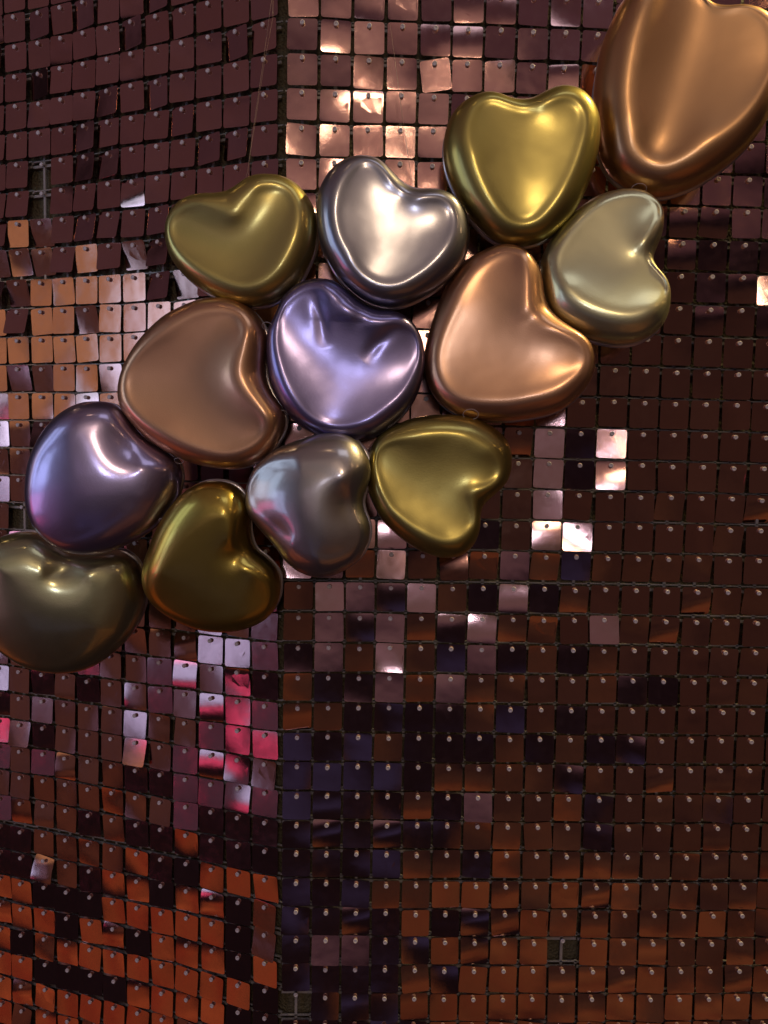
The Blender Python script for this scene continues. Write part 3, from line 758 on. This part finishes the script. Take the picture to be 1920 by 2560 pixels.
heart('smoky silver heart balloon mirroring a pale blue window, under the purple heart', (600, 1060, .2170),
 [(1040,105),(880,120),(720,170),(560,230),(420,290),(280,400),(180,500),(110,640),(75,790),(75,920),(110,1050),(170,1130),(290,1270),(420,1420),(510,1550),(640,1670),(780,1740),(920,1765),(1080,1745),(1230,1670),(1370,1560),(1460,1410),(1495,1250),(1480,1130),(1430,1010),(1410,890),(1440,770),(1490,650),(1505,500),(1470,370),(1400,250),(1300,160),(1180,115)],
 [(800,520),(600,490),(420,510),(270,570),(190,680),(190,800),(250,930),(360,1040),(480,1130),(590,1230),(740,1330),(920,1420),(1080,1465),(1230,1430),(1340,1330),(1370,1200),(1290,1050),(1240,900),(1260,740),(1200,620),(1000,550)],
 SMOKE, off=0.052, yaw=9, H=0.021, dish=-0.007, drop=0.0)
heart('dark antique gold heart balloon between the smoky silver and dark purple hearts', (340, 1180, .2291),
 [(850,95),(730,105),(610,160),(490,250),(380,370),(290,500),(210,660),(150,820),(95,980),(78,1140),(100,1270),(170,1400),(280,1510),(420,1600),(570,1670),(730,1720),(900,1740),(1060,1735),(1220,1700),(1380,1630),(1490,1530),(1555,1400),(1575,1270),(1560,1130),(1500,1030),(1400,930),(1300,850),(1250,730),(1235,600),(1235,450),(1215,340),(1150,220),(1060,140),(960,105)],
 [(950,450),(840,490),(700,590),(580,720),(480,870),(400,1000),(340,1150),(330,1280),(420,1400),(570,1480),(750,1540),(950,1550),(1150,1530),(1320,1470),(1430,1390),(1450,1270),(1390,1140),(1310,1070),(1220,1000),(1130,890),(1080,760),(1070,600),(1090,490),(1040,440)],
 DARKGOLD, off=0.046, yaw=3, pitch=4, H=0.021, dish=-0.002, drop=0.0, loop=[(408, 1302, 0.004, 0.004)])
heart('dark plum purple heart balloon overlapping the cut off gold heart below it', (40, 980, .2652),
 [(760,88),(620,100),(480,160),(360,250),(260,370),(180,510),(120,670),(95,850),(95,1020),(130,1180),(200,1310),(320,1420),(460,1500),(600,1530),(740,1530),(880,1505),(1020,1450),(1170,1370),(1310,1270),(1420,1130),(1510,1010),(1560,890),(1565,760),(1530,650),(1450,580),(1350,520),(1230,440),(1120,330),(1030,200),(960,130),(870,95)],
 [(720,360),(600,430),(440,520),(330,620),(280,760),(245,900),(240,1050),(270,1200),(340,1310),(450,1350),(600,1355),(750,1300),(900,1220),(1040,1120),(1150,1000),(1220,860),(1220,740),(1160,640),(1080,540),(1010,450),(930,370),(840,330)],
 PLUM, off=0.060, yaw=-6, H=0.021, dish=-0.006, drop=0.0)
heart('moss gold heart balloon at the outer edge, partly covered by the dark purple heart', (0, 1300, .2411),
 [(300,122),(150,140),(0,180),(-150,260),(-260,400),(-310,580),(-310,780),(-270,980),(-180,1160),(-60,1300),(80,1410),(250,1510),(420,1565),(600,1585),(800,1570),(980,1510),(1150,1400),(1300,1260),(1420,1100),(1490,930),(1520,780),(1500,600),(1440,450),(1340,350),(1200,300),(1050,310),(900,330),(760,320),(640,250),(520,180),(400,135)],
 [(200,510),(0,550),(-120,620),(-190,760),(-180,940),(-90,1100),(20,1200),(150,1330),(350,1410),(560,1440),(720,1400),(850,1290),(970,1150),(1050,1000),(1070,850),(1050,680),(1000,560),(900,500),(750,510),(600,530),(450,530),(330,510)],
 MOSS, off=0.046, yaw=-8, H=0.021, dish=-0.006, drop=0.0)

# ------------------------------------------------------------------ nylon threads
def thread(label, pts, off, rad):
    P = [hit(x, y, Vector((0, -off, 0)), NR) for x, y in pts]
    o_ = P[0].copy()
    v, f = tube([p - o_ for p in P], rad, 5)
    o = link('nylon_thread', mesh_from('nylon_thread', v, f, NYLON))
    o.location = o_
    tag(o, label, 'thread', 'nylon threads holding the hearts')
thread('fine pinkish nylon thread running down to the olive gold heart', [(684, -60), (679, 0), (660, 140), (638, 290), (619, 428), (613, 452)], 0.046, 0.00017)
thread('second strand beside the olive heart thread, meeting it near the heart', [(683, -40), (682, 45), (662, 150), (640, 292), (619, 428), (625, 448)], 0.0465, 0.00014)
thread('fine dark nylon thread slanting down to the notch of the taupe silver heart', [(975, 60), (990, 170), (1003, 270), (1016, 360), (1032, 466)], 0.02, 0.00016)
